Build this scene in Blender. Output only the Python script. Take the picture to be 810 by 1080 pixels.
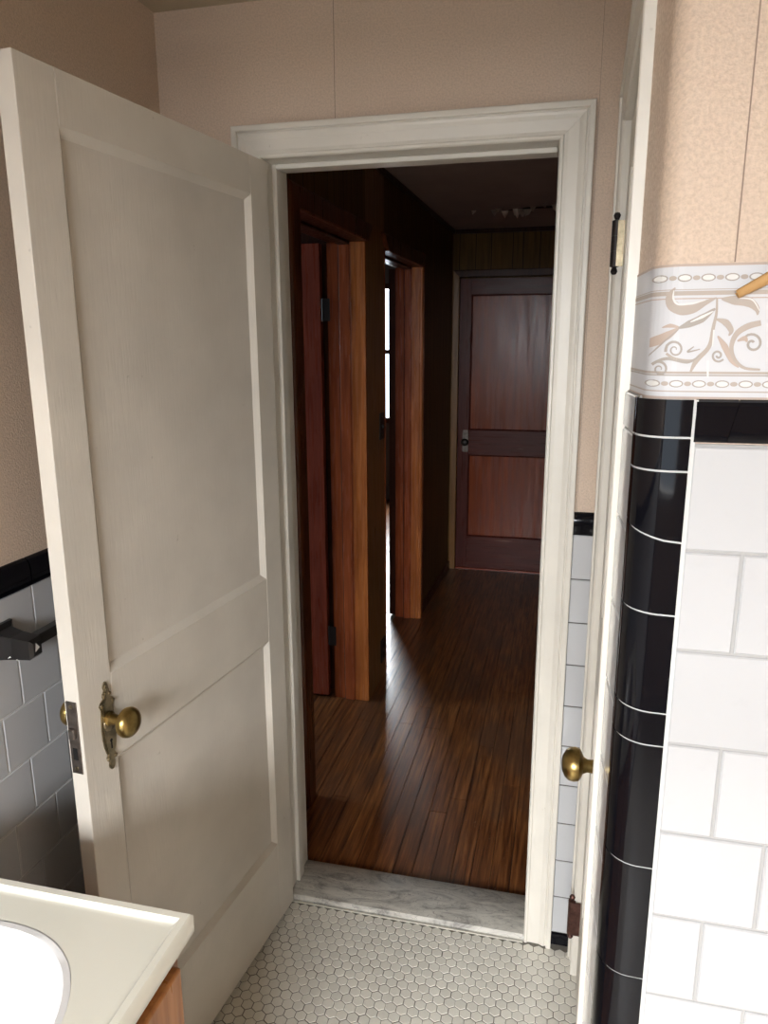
import bpy, bmesh, math, random
from mathutils import Matrix, Vector
random.seed(7)
for o in list(bpy.data.objects): bpy.data.objects.remove(o)
SC = bpy.context.scene
COL = SC.collection

# ------------------------------------------------------------------ camera
def cam_setup():
    cx, cy, cz, yaw, pitch, roll, f = 0.75331, -1.73923, 1.57443, 0.23764, -0.2257, -0.00392, 782.38
    sy, cyw, cp, sp = math.sin(yaw), math.cos(yaw), math.cos(pitch), math.sin(pitch)
    fw = Vector((-sy*cp, cyw*cp, sp)); rt = Vector((cyw, sy, 0)); up = rt.cross(fw)
    c, s = math.cos(roll), math.sin(roll)
    r2, u2 = c*rt + s*up, -s*rt + c*up
    cd = bpy.data.cameras.new('camera'); co = bpy.data.objects.new('camera', cd); COL.objects.link(co)
    m = Matrix((r2, u2, -fw)).transposed().to_4x4(); m.translation = (cx, cy, cz)
    co.matrix_world = m
    cd.sensor_fit = 'VERTICAL'; cd.sensor_height = 36.0; cd.lens = f/1080*36.0
    cd.clip_start = 0.02
    SC.camera = co
cam_setup()

# ------------------------------------------------------------------ world, daylight, exposure
w = bpy.data.worlds.new('sky'); SC.world = w; w.use_nodes = True
w.node_tree.nodes['Background'].inputs[0].default_value = (0.75, 0.87, 1.0, 1)
w.node_tree.nodes['Background'].inputs[1].default_value = 2.8
def area(name, loc, target, sx, sy, power, col):
    d = bpy.data.lights.new(name, 'AREA'); d.shape = 'RECTANGLE'; d.size = sx; d.size_y = sy
    d.energy = power; d.color = col
    o = bpy.data.objects.new(name, d); COL.objects.link(o); o.location = loc
    o.rotation_euler = (Vector(target)-Vector(loc)).to_track_quat('-Z', 'Y').to_euler()
    return o
# daylight outside the bathroom window (behind the photographer), the back bedroom window and the side bedroom window
area('daylight_bathroom', (.50, -5.6, 3.25), (0.30, -0.6, 1.0), 4.4, 3.2, 1950, (.975, .985, 1.0))
area('daylight_back_bedroom', (-1.2, 6.6, 2.4), (-0.8, 4.2, 0.9), 2.0, 1.8, 420, (0.93, 0.97, 1.0))
area('daylight_side_bedroom', (-3.7, 0.7, 2.2), (-1.5, 0.7, 0.9), 1.2, 1.4, 230, (0.70, 0.85, 1.0))
SC.view_settings.view_transform = 'Standard'; SC.view_settings.look = 'None'
SC.view_settings.gamma = 1.0; SC.view_settings.use_curve_mapping = False
SC.view_settings.exposure = 0.30

# ------------------------------------------------------------------ materials
def nodes(name):
    m = bpy.data.materials.new(name); m.use_nodes = True
    nt = m.node_tree; b = nt.nodes['Principled BSDF']
    return m, nt, b
def lk(nt, a, b): nt.links.new(a, b)
def texco(nt, scale=(1, 1, 1), rot=(0, 0, 0)):
    t = nt.nodes.new('ShaderNodeTexCoord'); mp = nt.nodes.new('ShaderNodeMapping')
    mp.inputs['Scale'].default_value = scale; mp.inputs['Rotation'].default_value = rot
    lk(nt, t.outputs['Object'], mp.inputs['Vector']); return mp.outputs[0]
def noise(nt, vec, scale, detail=3, rough=.55, dist=0):
    n = nt.nodes.new('ShaderNodeTexNoise'); n.inputs['Scale'].default_value = scale
    n.inputs['Detail'].default_value = detail; n.inputs['Roughness'].default_value = rough
    n.inputs['Distortion'].default_value = dist
    lk(nt, vec, n.inputs['Vector']); return n.outputs[0]
def ramp(nt, fac, stops):
    r = nt.nodes.new('ShaderNodeValToRGB'); e = r.color_ramp.elements
    while len(e) < len(stops): e.new(0.5)
    for el, (p, c) in zip(e, stops):
        el.position = p; el.color = (*c, 1) if len(c) == 3 else c
    lk(nt, fac, r.inputs[0]); return r.outputs[0]
def mixc(nt, fac, a, b, mode='MIX'):
    n = nt.nodes.new('ShaderNodeMix'); n.data_type = 'RGBA'; n.blend_type = mode
    if isinstance(fac, (int, float)): n.inputs[0].default_value = fac
    else: lk(nt, fac, n.inputs[0])
    for k, v in ((6, a), (7, b)):
        if isinstance(v, tuple): n.inputs[k].default_value = (*v, 1)
        else: lk(nt, v, n.inputs[k])
    return n.outputs[2]
def bump(nt, b, h, strength, dist):
    n = nt.nodes.new('ShaderNodeBump'); n.inputs['Strength'].default_value = strength
    n.inputs['Distance'].default_value = dist; lk(nt, h, n.inputs['Height']); lk(nt, n.outputs[0], b.inputs['Normal'])

def plain(name, col, rough=.5, metal=0, coat=0, spec=.5):
    m, nt, b = nodes(name)
    b.inputs['Base Color'].default_value = (*col, 1); b.inputs['Roughness'].default_value = rough
    b.inputs['Metallic'].default_value = metal; b.inputs['Coat Weight'].default_value = coat
    b.inputs['Coat Roughness'].default_value = .12; b.inputs['Specular IOR Level'].default_value = spec
    return m
def paint(name, col, rough=.42):
    m, nt, b = nodes(name)
    v = texco(nt); vs = texco(nt, (14, 14, 1.2))
    n1 = noise(nt, v, 5, 4); n2 = noise(nt, vs, 14, 3)
    d = tuple(c*.86 for c in col)
    c = mixc(nt, ramp(nt, n1, [(.3, (0, 0, 0)), (.7, (1, 1, 1))]), d, col)
    spk = noise(nt, v, 42, 2)
    c = mixc(nt, ramp(nt, spk, [(.74, (0, 0, 0)), (.80, (.45, .45, .45))]), c, (.30, .26, .20))
    lk(nt, c, b.inputs['Base Color']); b.inputs['Roughness'].default_value = rough
    bump(nt, b, n2, .35, .0012)
    return m
def wood(name, c1, c2, axis='z', rough=.3, coat=.3, sc=1.0, wear=0.0, spec=.4):
    m, nt, b = nodes(name)
    s = {'z': (26, 26, 1.6), 'x': (1.6, 26, 26), 'y': (26, 1.6, 26)}[axis]
    v = texco(nt, tuple(k*sc for k in s))
    g = noise(nt, v, 2.2, 6, .62, .35)
    c = ramp(nt, g, [(.30, c1), (.68, c2)])
    big = noise(nt, texco(nt), 2.5, 3)
    c = mixc(nt, ramp(nt, big, [(.35, (0, 0, 0)), (.7, (.55, .55, .55))]), c, c1)
    if wear:
        wn = noise(nt, texco(nt, tuple(k*.25 for k in s)), 9, 4)
        c = mixc(nt, ramp(nt, wn, [(.66, (0, 0, 0)), (.74, (wear, wear, wear))]), c, (.34, .23, .16))
    lk(nt, c, b.inputs['Base Color'])
    rr = ramp(nt, noise(nt, v, 3, 3), [(.3, (rough*.75,)*3), (.7, (min(1, rough*1.35),)*3)])
    lk(nt, rr, b.inputs['Roughness'])
    b.inputs['Coat Weight'].default_value = coat; b.inputs['Coat Roughness'].default_value = .22
    b.inputs['Specular IOR Level'].default_value = spec
    bump(nt, b, g, .25, .001)
    return m
def panelling(name, c1, c2, axis):      # vertical grooves at uneven spacing, run along world x or y
    m, nt, b = nodes(name)
    v = texco(nt)
    sx = nt.nodes.new('ShaderNodeSeparateXYZ'); lk(nt, v, sx.inputs[0])
    u = sx.outputs['X' if axis == 'x' else 'Y']
    def M(op, a, bb):
        n = nt.nodes.new('ShaderNodeMath'); n.operation = op
        for k, q in ((0, a), (1, bb)):
            if isinstance(q, (int, float)): n.inputs[k].default_value = q
            else: lk(nt, q, n.inputs[k])
        return n.outputs[0]
    g = None
    for off in (0.03, 0.13, 0.235, 0.30):
        f = M('FRACT', M('DIVIDE', M('ADD', u, 5.0+off), .406), 0)
        d = M('LESS_THAN', f, .010)
        g = d if g is None else M('MAXIMUM', g, d)
    gr = noise(nt, texco(nt, (24, 24, 1.4)), 2.2, 5, .6, .3)
    c = ramp(nt, gr, [(.3, c1), (.7, c2)])
    c = mixc(nt, g, c, tuple(q*.12 for q in c1))
    lk(nt, c, b.inputs['Base Color']); b.inputs['Roughness'].default_value = .5; b.inputs['Specular IOR Level'].default_value = .2
    inv = M('SUBTRACT', 1, g); bump(nt, b, inv, .6, .003)
    return m
def tile(name, col, rough=.12, var=.05, coat=.4):
    m, nt, b = nodes(name)
    g = nt.nodes.new('ShaderNodeNewGeometry')
    k = ramp(nt, g.outputs['Random Per Island'], [(0, tuple(c*(1-var) for c in col)), (1, col)])
    n = noise(nt, texco(nt), 30, 3)
    k = mixc(nt, ramp(nt, n, [(.62, (0, 0, 0)), (.8, (.25, .25, .25))]), k, tuple(c*.8 for c in col))
    lk(nt, k, b.inputs['Base Color']); b.inputs['Roughness'].default_value = rough
    b.inputs['Coat Weight'].default_value = coat; b.inputs['Coat Roughness'].default_value = .06
    bump(nt, b, noise(nt, texco(nt), 16, 2), .12, .002)
    return m
def paper(name, col):
    m, nt, b = nodes(name)
    v = texco(nt)
    n1 = noise(nt, v, 250, 4, .6); n2 = noise(nt, v, 3, 3)
    c = ramp(nt, n1, [(.36, tuple(q*.90 for q in col)), (.62, tuple(min(1, q*1.08) for q in col))])
    c = mixc(nt, ramp(nt, n2, [(.35, (0, 0, 0)), (.75, (.35, .35, .35))]), c, tuple(q*.87 for q in col))
    lk(nt, c, b.inputs['Base Color']); b.inputs['Roughness'].default_value = .55
    rr = ramp(nt, n1, [(.4, (.65,)*3), (.66, (.33,)*3)]); lk(nt, rr, b.inputs['Roughness'])
    bump(nt, b, n1, .55, .0025)
    return m
def marble():
    m, nt, b = nodes('marble')
    n = noise(nt, texco(nt, (1, 3.2, 1), (0, 0, .25)), 6.0, 8, .68, 1.6)
    c = ramp(nt, n, [(.36, (.24, .23, .21)), (.46, (.46, .44, .395)), (.58, (.60, .575, .515))])
    v2 = noise(nt, texco(nt, (1, 2.4, 1), (0, 0, .35)), 9, 5, .6, 2.5)
    vein = ramp(nt, v2, [(.49, (0, 0, 0)), (.5, (.85, .85, .85)), (.512, (0, 0, 0))])
    c = mixc(nt, vein, c, (.14, .135, .13))
    lk(nt, c, b.inputs['Base Color']); b.inputs['Roughness'].default_value = .38
    return m
def floorwood():
    m, nt, b = nodes('hall_floorboards')
    g = nt.nodes.new('ShaderNodeNewGeometry')
    gr = noise(nt, texco(nt, (34, 1.5, 1)), 2.6, 6, .65, .4)
    c = ramp(nt, gr, [(.34, (.050, .016, .006)), (.50, (.19, .066, .020)), (.66, (.35, .145, .046))])
    k = ramp(nt, g.outputs['Random Per Island'], [(0, (.72, .68, .66)), (1, (1.0, 1, 1))])
    c = mixc(nt, 1.0, c, k, 'MULTIPLY')
    wr = noise(nt, texco(nt, (1.6, .7, 1)), 2.2, 4, .6)
    c = mixc(nt, ramp(nt, wr, [(.46, (0, 0, 0)), (.60, (.6, .6, .6))]), c, (.085, .048, .030))
    sp = noise(nt, texco(nt, (1, .6, 1)), 95, 3, .7)
    c = mixc(nt, ramp(nt, sp, [(.66, (0, 0, 0)), (.72, (.6, .6, .6))]), c, (.32, .22, .15))
    sc = noise(nt, texco(nt, (60, 12, 1)), 3.0, 5, .7)
    c = mixc(nt, ramp(nt, sc, [(.62, (0, 0, 0)), (.72, (.55, .55, .55))]), c, (.27, .18, .12))
    lk(nt, c, b.inputs['Base Color'])
    rr = ramp(nt, noise(nt, texco(nt, (12, 2, 1)), 6, 5), [(.2, (.27,)*3), (.8, (.42,)*3)])
    lk(nt, rr, b.inputs['Roughness'])
    b.inputs['Coat Weight'].default_value = .25; b.inputs['Coat Roughness'].default_value = .25
    bump(nt, b, gr, .25, .001)
    return m
def brass(name, col, rough=.3):
    m, nt, b = nodes(name)
    n = noise(nt, texco(nt), 60, 4)
    c = ramp(nt, n, [(.3, tuple(q*.55 for q in col)), (.65, col)])
    lk(nt, c, b.inputs['Base Color']); b.inputs['Metallic'].default_value = 1
    b.inputs['Roughness'].default_value = rough
    return m

WHITE = paint('old_white_paint', (.69, .64, .56))
WHITE_TRIM = paint('old_white_trim_paint', (.76, .72, .64), .36)
CEIL = paint('ceiling_paint', (.52, .44, .31), .7)
PAPER = paper('textured_wallpaper', (.65, .51, .395))
SEAM = plain('wallpaper_seam', (.30, .22, .17), .8)
WTILE = tile('white_wall_tile', (.53, .535, .545), .16, .05, .2)
GROUT = plain('grout', (.40, .395, .385), .9)
WGROUT = plain('pale_grout', (.62, .62, .60), .9)
BTILE = tile('black_glazed_tile', (.004, .004, .006), .07, 0, 0); BTILE.node_tree.nodes['Principled BSDF'].inputs['Specular IOR Level'].default_value = .22
HEX = tile('hex_floor_tile', (.76, .73, .65), .32, .10, .1)
HGROUT = plain('dirty_floor_grout', (.17, .155, .13), .95)
MARBLE = marble()
BOARDS = floorwood()
GAP = plain('dark_gap', (.008, .005, .004), .9)
REDJ = wood('red_brown_jamb_wood', (.20, .044, .016), (.46, .12, .038), 'z', .24, .35)
ORANGE = wood('orange_varnished_wood', (.29, .082, .021), (.64, .22, .058), 'z', .26, .5)
REDW = wood('red_brown_varnished_wood', (.24, .046, .026), (.44, .10, .052), 'z', .28, .5, wear=.35)
REDX = wood('red_brown_varnished_rail', (.24, .046, .026), (.42, .095, .05), 'x', .28, .5, wear=.45)
ENDW = wood('dark_red_stile_wood', (.060, .012, .009), (.125, .026, .017), 'z', .30, 0, wear=.2, spec=.22)
ENDX = wood('dark_red_rail_wood', (.060, .012, .009), (.13, .028, .018), 'x', .30, 0, wear=.5, spec=.22)
ENDP = wood('warm_red_panel_wood', (.14, .026, .008), (.32, .066, .015), 'z', .26, 0, sc=.7, spec=.28)
DARKW = wood('dark_stained_wood', (.032, .009, .005), (.090, .027, .011), 'z', .38, .05, spec=.25)
MIDW = wood('brown_red_stained_wood', (.060, .016, .007), (.17, .048, .016), 'z', .32, .1, spec=.3)
PANY = panelling('wood_panelling_long', (.075, .038, .011), (.17, .088, .026), 'y')
PANX = panelling('wood_panelling_end', (.12, .066, .018), (.24, .13, .036), 'x')
PANM = wood('plain_panelling', (.17, .078, .022), (.33, .155, .045), 'z', .36, .3)
BRASS = brass('aged_brass', (.42, .30, .11), .3)
ABRASS = brass('tarnished_brass', (.36, .30, .20), .34)
STEEL = brass('worn_steel', (.20, .17, .15), .5)
IRON = plain('dark_iron', (.020, .014, .013), .45, .3)
RUST = brass('brown_hinge_metal', (.16, .085, .07), .5)
BLACK = plain('black_hardware', (.008, .007, .007), .3)
HOLE = plain('keyhole_black', (.002, .002, .002), 1)
COUNTER = plain('cultured_marble', (.86, .85, .75), .22, 0, .4)
BASIN = plain('white_basin', (.86, .86, .86), .12, 0, .6)
VANW = wood('honey_oak', (.24, .085, .022), (.46, .19, .055), 'z', .35, .3)
BORD = plain('border_ground', (.60, .605, .625), .5)
BORDB = plain('border_beige_print', (.43, .37, .32), .55)
BORDP = plain('border_pink_beige', (.47, .375, .315), .55)
BORDW = plain('border_white_print', (.70, .69, .665), .5)
BORDG = plain('border_grey_line', (.37, .335, .30), .55)
TAN = plain('paper_backing_tan', (.50, .29, .11), .7)
HCEIL = paint('hall_ceiling_paint', (.42, .35, .33), .8)
FLAKE = plain('peeled_paint', (.72, .62, .52), .8)
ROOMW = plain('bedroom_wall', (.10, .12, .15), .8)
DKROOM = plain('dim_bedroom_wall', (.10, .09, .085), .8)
GLASS = plain('window_glass', (1, 1, 1), .02)
GLASS.node_tree.nodes['Principled BSDF'].inputs['Transmission Weight'].default_value = 1.0
GLASS.node_tree.nodes['Principled BSDF'].inputs['IOR'].default_value = 1.01
DARKJOINT = plain('dark_joint', (.10, .09, .08), .9)  # dark backing in the joints of the doorway wall tiles

# ------------------------------------------------------------------ mesh helpers
SHEAR = [False]
FR = {}                                  # object name -> frame (world matrix) for parenting
class MB:
    def __init__(s): s.v = []; s.f = []; s.m = []
    def add(s, v, f, mi=0):
        n = len(s.v); s.v += [tuple(p) for p in v]; s.f += [tuple(i+n for i in q) for q in f]; s.m += [mi]*len(f)
        return s
    def box(s, a, b, bev=0, mi=0, seg=1):
        x0, y0, z0 = (min(a[i], b[i]) for i in range(3)); x1, y1, z1 = (max(a[i], b[i]) for i in range(3))
        bm = bmesh.new(); bmesh.ops.create_cube(bm, size=1)
        for v in bm.verts:
            v.co = ((x0+x1)/2+v.co.x*(x1-x0), (y0+y1)/2+v.co.y*(y1-y0), (z0+z1)/2+v.co.z*(z1-z0))
        if bev: bmesh.ops.bevel(bm, geom=list(bm.edges), offset=bev, segments=seg, affect='EDGES', profile=.5)
        s.bm(bm, mi); return s
    def bm(s, bm, mi=0):
        bm.verts.ensure_lookup_table(); bm.verts.index_update()
        s.add([v.co[:] for v in bm.verts], [[v.index for v in f.verts] for f in bm.faces], mi); bm.free()
    def prism(s, poly, fn, t0, t1, mi=0):          # poly of (a,b); fn(a,b,t)->xyz
        n = len(poly)
        v = [fn(a, b, t0) for a, b in poly]+[fn(a, b, t1) for a, b in poly]
        f = [tuple(range(n)), tuple(range(2*n-1, n-1, -1))]+[(i, i+n, (i+1) % n+n, (i+1) % n) for i in range(n)]
        return s.add(v, f, mi)
    def lathe(s, prof, fn, seg=24, mi=0):          # prof of (axis, r); fn(axis, u, v)->xyz
        v = []; f = []
        for a, r in prof:
            for k in range(seg):
                t = 2*math.pi*k/seg; v.append(fn(a, r*math.cos(t), r*math.sin(t)))
        for i in range(len(prof)-1):
            for k in range(seg):
                f.append((i*seg+k, i*seg+(k+1) % seg, (i+1)*seg+(k+1) % seg, (i+1)*seg+k))
        f.append(tuple(range(seg-1, -1, -1))); f.append(tuple((len(prof)-1)*seg+k for k in range(seg)))
        return s.add(v, f, mi)
    def tube(s, pts, r, seg=8, mi=0):
        P = [Vector(p) for p in pts]; v = []; f = []
        for i, p in enumerate(P):
            d = (P[min(i+1, len(P)-1)]-P[max(i-1, 0)]).normalized()
            a = d.orthogonal().normalized(); b = d.cross(a)
            for k in range(seg):
                t = 2*math.pi*k/seg; v.append(p+a*r*math.cos(t)+b*r*math.sin(t))
        for i in range(len(P)-1):
            for k in range(seg): f.append((i*seg+k, i*seg+(k+1) % seg, (i+1)*seg+(k+1) % seg, (i+1)*seg+k))
        f.append(tuple(range(seg))); f.append(tuple((len(P)-1)*seg+k for k in range(seg)))
        return s.add(v, f, mi)
def frame_of(p): return FR[p.name] if p else Matrix.Identity(4)
def make(name, mb, mats, parent=None, world=True, smooth=False):
    me = bpy.data.meshes.new(name)
    V = mb.v
    if SHEAR[0] and world: V = [(x+.019*(y-3.3), y, z) for x, y, z in V]
    fr = frame_of(parent)
    if world and parent: 
        inv = fr.inverted(); V = [tuple(inv @ Vector(p)) for p in V]
    me.from_pydata(V, [], mb.f)
    for m in (mats if isinstance(mats, (list, tuple)) else [mats]): me.materials.append(m)
    for p, mi in zip(me.polygons, mb.m): p.material_index = mi
    bm = bmesh.new(); bm.from_mesh(me); bmesh.ops.recalc_face_normals(bm, faces=bm.faces); bm.to_mesh(me); bm.free()
    if smooth:
        for p in me.polygons: p.use_smooth = True
        me.set_sharp_from_angle(angle=math.radians(38))
    o = bpy.data.objects.new(name, me); COL.objects.link(o)
    if parent: o.parent = parent
    FR[o.name] = fr
    return o
def thing(name, loc=(0, 0, 0), rotz=0):
    o = bpy.data.objects.new(name, None); COL.objects.link(o); o.empty_display_size = .05
    o.location = loc; o.rotation_euler = (0, 0, rotz)
    FR[o.name] = Matrix.Translation(loc) @ Matrix.Rotation(rotz, 4, 'Z')
    return o
def tag(o, label=None, cat=None, kind=None, group=None):
    if label: o['label'] = label
    if cat: o['category'] = cat
    if kind: o['kind'] = kind
    if group: o['group'] = group
    return o
def struct(o, label, cat): return tag(o, label, cat, 'structure')

# ------------------------------------------------------------------ dimensions
XL = -0.2076            # bathroom left wall
XJ0, XJ1 = 0.05, 0.716  # doorway opening
HEAD = 1.985
CW = 0.071              # casing width
YB = 0.145              # hall side of the doorway wall
ZC = 2.312              # bathroom ceiling
YR = -3.45              # bathroom rear wall
XT = 1.65               # tub side wall
YT = -0.952             # tub end wall face
def XQ(y): return 0.8260+.069*(-.838-y)   # short return of the tub wall beside the casing
def XR(y): return 0.8545+0.023*y      # closet wall face, a little out of square
ZCAP = 1.187            # top of black cap tiles
RZ = [1.134-.1093*i for i in range(12)]
HZ = 2.276; HX1 = 0.95; HY = 3.30

# ------------------------------------------------------------------ bathroom shell
def shell(name, boxes, mat, label, cat):
    m = MB()
    for a, b in boxes: m.box(a, b)
    return struct(make(name, m, mat), label, cat)
# floor: grout bed with one-inch hexagons
def hex_floor():
    m = MB()
    m.box((XL-.1, YR-.1, -.06), (XT+.1, 0.0, -.0015), mi=1)
    pit = .0274; R = .0129/math.cos(math.pi/6); ry = pit*math.sqrt(3)/2
    r = 0; y = -.020-.012
    while y > YR:
        x = XL+.006+(pit/2 if r % 2 else 0)
        while x < XT:
            if y < YT-.01 or x < XR(y)+.02:
                a = R*(1+random.uniform(-.02, .015)); jx, jy = random.uniform(-.0004, .0004), random.uniform(-.0004, .0004)
                top = [(x+jx+(a-.0012)*math.sin(k*math.pi/3), y+jy+(a-.0012)*math.cos(k*math.pi/3), 0) for k in range(6)]
                bot = [(x+jx+a*math.sin(k*math.pi/3), y+jy+a*math.cos(k*math.pi/3), -.0011) for k in range(6)]
                m.add(top+bot, [tuple(range(6))]+[(k, k+6, (k+1) % 6+6, (k+1) % 6) for k in range(6)])
            x += pit
        y -= ry; r += 1
    return make('floor', m, [HEX, HGROUT])
struct(hex_floor(), 'white hexagon mosaic bathroom floor with dark grout', 'floor')
shell('ceiling', [((XL-.1, YR-.1, ZC), (XT+.1, 0.1, ZC+.08))], CEIL, 'dull painted bathroom ceiling above the open door', 'ceiling')

def tiles(m, fn, us, zs, joint=.0026, t=.007, mi=0, ch=.0016):
    """fn(u,z,t)->xyz ; us: list of per-row lists of joint positions ; zs rows (z0,z1)"""
    for (z0, z1), row in zip(zs, us):
        for u0, u1 in zip(row[:-1], row[1:]):
            a0, a1, b0, b1 = u0+joint/2, u1-joint/2, z0+joint/2, z1-joint/2
            if a1-a0 < .004: continue
            v = [fn(a0, b0, 0), fn(a1, b0, 0), fn(a1, b1, 0), fn(a0, b1, 0),
                 fn(a0, b0, t-ch), fn(a1, b0, t-ch), fn(a1, b1, t-ch), fn(a0, b1, t-ch),
                 fn(a0+ch, b0+ch, t), fn(a1-ch, b0+ch, t), fn(a1-ch, b1-ch, t), fn(a0+ch, b1-ch, t)]
            f = [(8, 9, 10, 11)]
            for k in range(4):
                n = (k+1) % 4; f += [(k, n, n+4, k+4), (k+4, n+4, n+8, k+8)]
            m.add(v, f, mi)
def joints(u0, u1, first, pitch):
    out = [u0]; k = math.ceil((u0-first)/pitch); u = first+k*pitch
    while u < u1-.006:
        if u > u0+.006: out.append(u)
        u += pitch
    return out+[u1]
ROWS = [(RZ[i+1], RZ[i]) for i in range(10)]
BASE_Z = ROWS[-1][0]
CAPP = [(0, 0), (.010, 0), (.0125, .004), (.0125, .030), (.011, .042), (.006, .050), (0, .053)]     # cap tile section (depth, height)
def cap_run(m, fn, us, z0):
    """black rounded cap tiles ; fn(u,z,t)"""
    for u0, u1 in zip(us[:-1], us[1:]):
        a, b = u0+.0012, u1-.0012
        n = len(CAPP)
        v = [fn(a, z0+h, d) for d, h in CAPP]+[fn(b, z0+h, d) for d, h in CAPP]
        m.add(v, [tuple(range(n)), tuple(range(2*n-1, n-1, -1))]+[(i, i+n, (i+1) % n+n, (i+1) % n) for i in range(n)])

# left wall
m = MB(); m.box((XL-.09, YR-.1, -.05), (XL, .145, ZC+.02)); 
struct(make('wall_left', m, PAPER), 'pinkish textured wallpaper wall behind the open white door', 'wall')
fnL = lambda u, z, t: (XL+t, u, z)
m = MB(); m.box((XL-.001, YR, 0), (XL+.0045, 0, 1.134), mi=1)
tiles(m, fnL, [joints(YR, -.002, -.609 if i % 2 == 0 else -.5535, .1105) for i in range(10)], ROWS)
struct(make('wall_left_tile', m, [WTILE, WGROUT]), 'pale tile wainscot on the wall behind the open door', 'wall tile')
m = MB(); cap_run(m, fnL, joints(YR, -.002, -.612, .152), 1.134)
struct(make('trim_1', m, BTILE, smooth=True), 'black rounded cap tiles topping the wainscot behind the open door', 'tile trim')
m = MB(); tiles(m, fnL, [joints(YR, -.01, -.3, .152)], [(0, BASE_Z)], t=.009)
struct(make('baseboard_left', m, BTILE), 'black base tiles along the wall behind the open door', 'baseboard')

# doorway wall
m = MB()
m.box((XL-.09, 0, -.05), (XJ0-.02, YB, ZC+.02)); m.box((XJ1+.02, 0, -.05), (1.0, YB, ZC+.02)); m.box((XJ0-.02, 0, HEAD+.02), (XJ1+.02, YB, ZC+.02))
wf = struct(make('wall_front', m, PAPER), 'pinkish textured wallpaper wall around the white doorway', 'wall')
m = MB(); m.box((.2225, -.0006, HEAD+CW), (.2237, 0.0, ZC), 0); m.box((.7925, -.0006, ZCAP), (.7932, 0, ZC))
make('wallpaper_seam', m, SEAM, wf)
fnF = lambda u, z, t: (u, -t, z)
m = MB(); m.box((XJ1+CW, -.0045, 0), (.86, .001, 1.134), mi=1); m.box((XL, -.0045, 0), (XJ0-CW, .001, 1.134), mi=1)
tiles(m, fnF, [[XJ1+CW-.001, XR(0)] for i in range(10)], ROWS)
tiles(m, fnF, [joints(XL, XJ0-CW, -.1 if i % 2 else -.155, .1105) for i in range(10)], ROWS)
struct(make('wall_front_tile', m, [WTILE, DARKJOINT]), 'narrow strip of white tiles between the doorway casing and the closet casing', 'wall tile')
m = MB(); cap_run(m, fnF, [XJ1+CW-.001, XR(0)], 1.134); cap_run(m, fnF, [XL+.012, -.09, XJ0-CW], 1.134)
struct(make('trim_2', m, BTILE, smooth=True), 'short black cap tile between the doorway casing and the closet casing', 'tile trim')
m = MB(); tiles(m, fnF, [[XJ1+CW-.001, XR(0)]], [(.004, BASE_Z)], t=.011); tiles(m, fnF, [joints(XL+.01, XJ0-CW, -.1, .152)], [(.004, BASE_Z)], t=.011)
struct(make('baseboard_front', m, BTILE), 'black base tile in the corner beside the lower closet hinge', 'baseboard')

# closet wall (right) : local frame along y
CY0, CY1, CH = -.095, -.765, 1.992     # closet opening
def fnR(u, z, t): return (XR(u)-t, u, z)
def rbox(m, y0, y1, z0, z1, t0, t1, mi=0):
    v = [fnR(y, z, t) for z in (z0, z1) for y in (y0, y1) for t in (t0, t1)]
    m.add(v, [(0, 1, 3, 2), (4, 6, 7, 5), (0, 2, 6, 4), (1, 5, 7, 3), (0, 4, 5, 1), (2, 3, 7, 6)], mi)
m = MB()
rbox(m, CY0+.004, 0, -.05, ZC+.02, 0, -.10); rbox(m, -.838, CY1-.004, -.05, ZC+.02, 0, -.06)
rbox(m, CY1-.004, CY0+.004, CH+.004, ZC+.02, 0, -.10); rbox(m, CY1-.004, CY0+.004, -.05, ZC, -.06, -.10)
struct(make('wall_right', m, PAPER), 'narrow wallpapered wall holding the closet door, seen edge-on', 'wall')
fnQ = lambda u, z, t: (XQ(u)-t, u, z)
m = MB(); m.add([fnQ(y, z, t) for z in (0, 1.519) for y in (YT+.028, -.8375) for t in (-.001, .0035)], [(0, 1, 3, 2), (4, 6, 7, 5), (0, 2, 6, 4), (1, 5, 7, 3), (0, 4, 5, 1), (2, 3, 7, 6)], 1)
RT = [(1.478, 1.519)]+[(1.478-.1045*(i+1), 1.478-.1045*i) for i in range(14)]
tiles(m, fnQ, [[YT+.028, -.8375] for _ in RT], [(max(0, a), b) for a, b in RT if b > .01], t=.006)
struct(make('wall_right_tile', m, [WTILE, GROUT]), 'sliver of white tiles between the closet casing and the black corner', 'wall tile')

# tub end wall (faces the camera) with a rounded corner
RC = .026
def corner_pts(n=7, t=0.0):          # rounded outer corner in plan, from the closet side to the tub side
    cx, cy = XR(YT)+RC, YT+RC
    return [(cx+(RC+t)*math.cos(math.pi+k*math.pi/2/n), cy+(RC+t)*math.sin(math.pi+k*math.pi/2/n)) for k in range(n+1)]
cp0 = corner_pts()
m = MB(); poly = cp0+[(XT+.1, YT), (XT+.1, YT+.12), (.90, YT+.12), (XQ(-.8372), -.8372)]
m.prism(poly, lambda a, b, t: (a, b, t), -.05, ZC+.02)
wt = struct(make('wall_tub', m, PAPER, smooth=True), 'pale wallpapered wall above the tile border, facing the camera', 'wall')
m = MB(); v = [(.9015, YT-.0006, 1.646), (.9027, YT-.0006, 1.646), (.9035, YT-.0006, ZC), (.9023, YT-.0006, ZC)]
m.add(v+[(a, YT, c) for a, b, c in v], [(0, 1, 2, 3), (0, 4, 5, 1), (1, 5, 6, 2), (2, 6, 7, 3), (3, 7, 4, 0)])
make('wallpaper_seam', m, SEAM, wt)
fnT = lambda u, z, t: (u, YT-t, z)
TX = .8785
m = MB(); m.box((TX-.004, YT-.0040, 0), (XT, YT+.001, 1.4745), mi=1)
TR = [(1.4735-.1087*(i+1), 1.4735-.1087*i) for i in range(14)]
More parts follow.
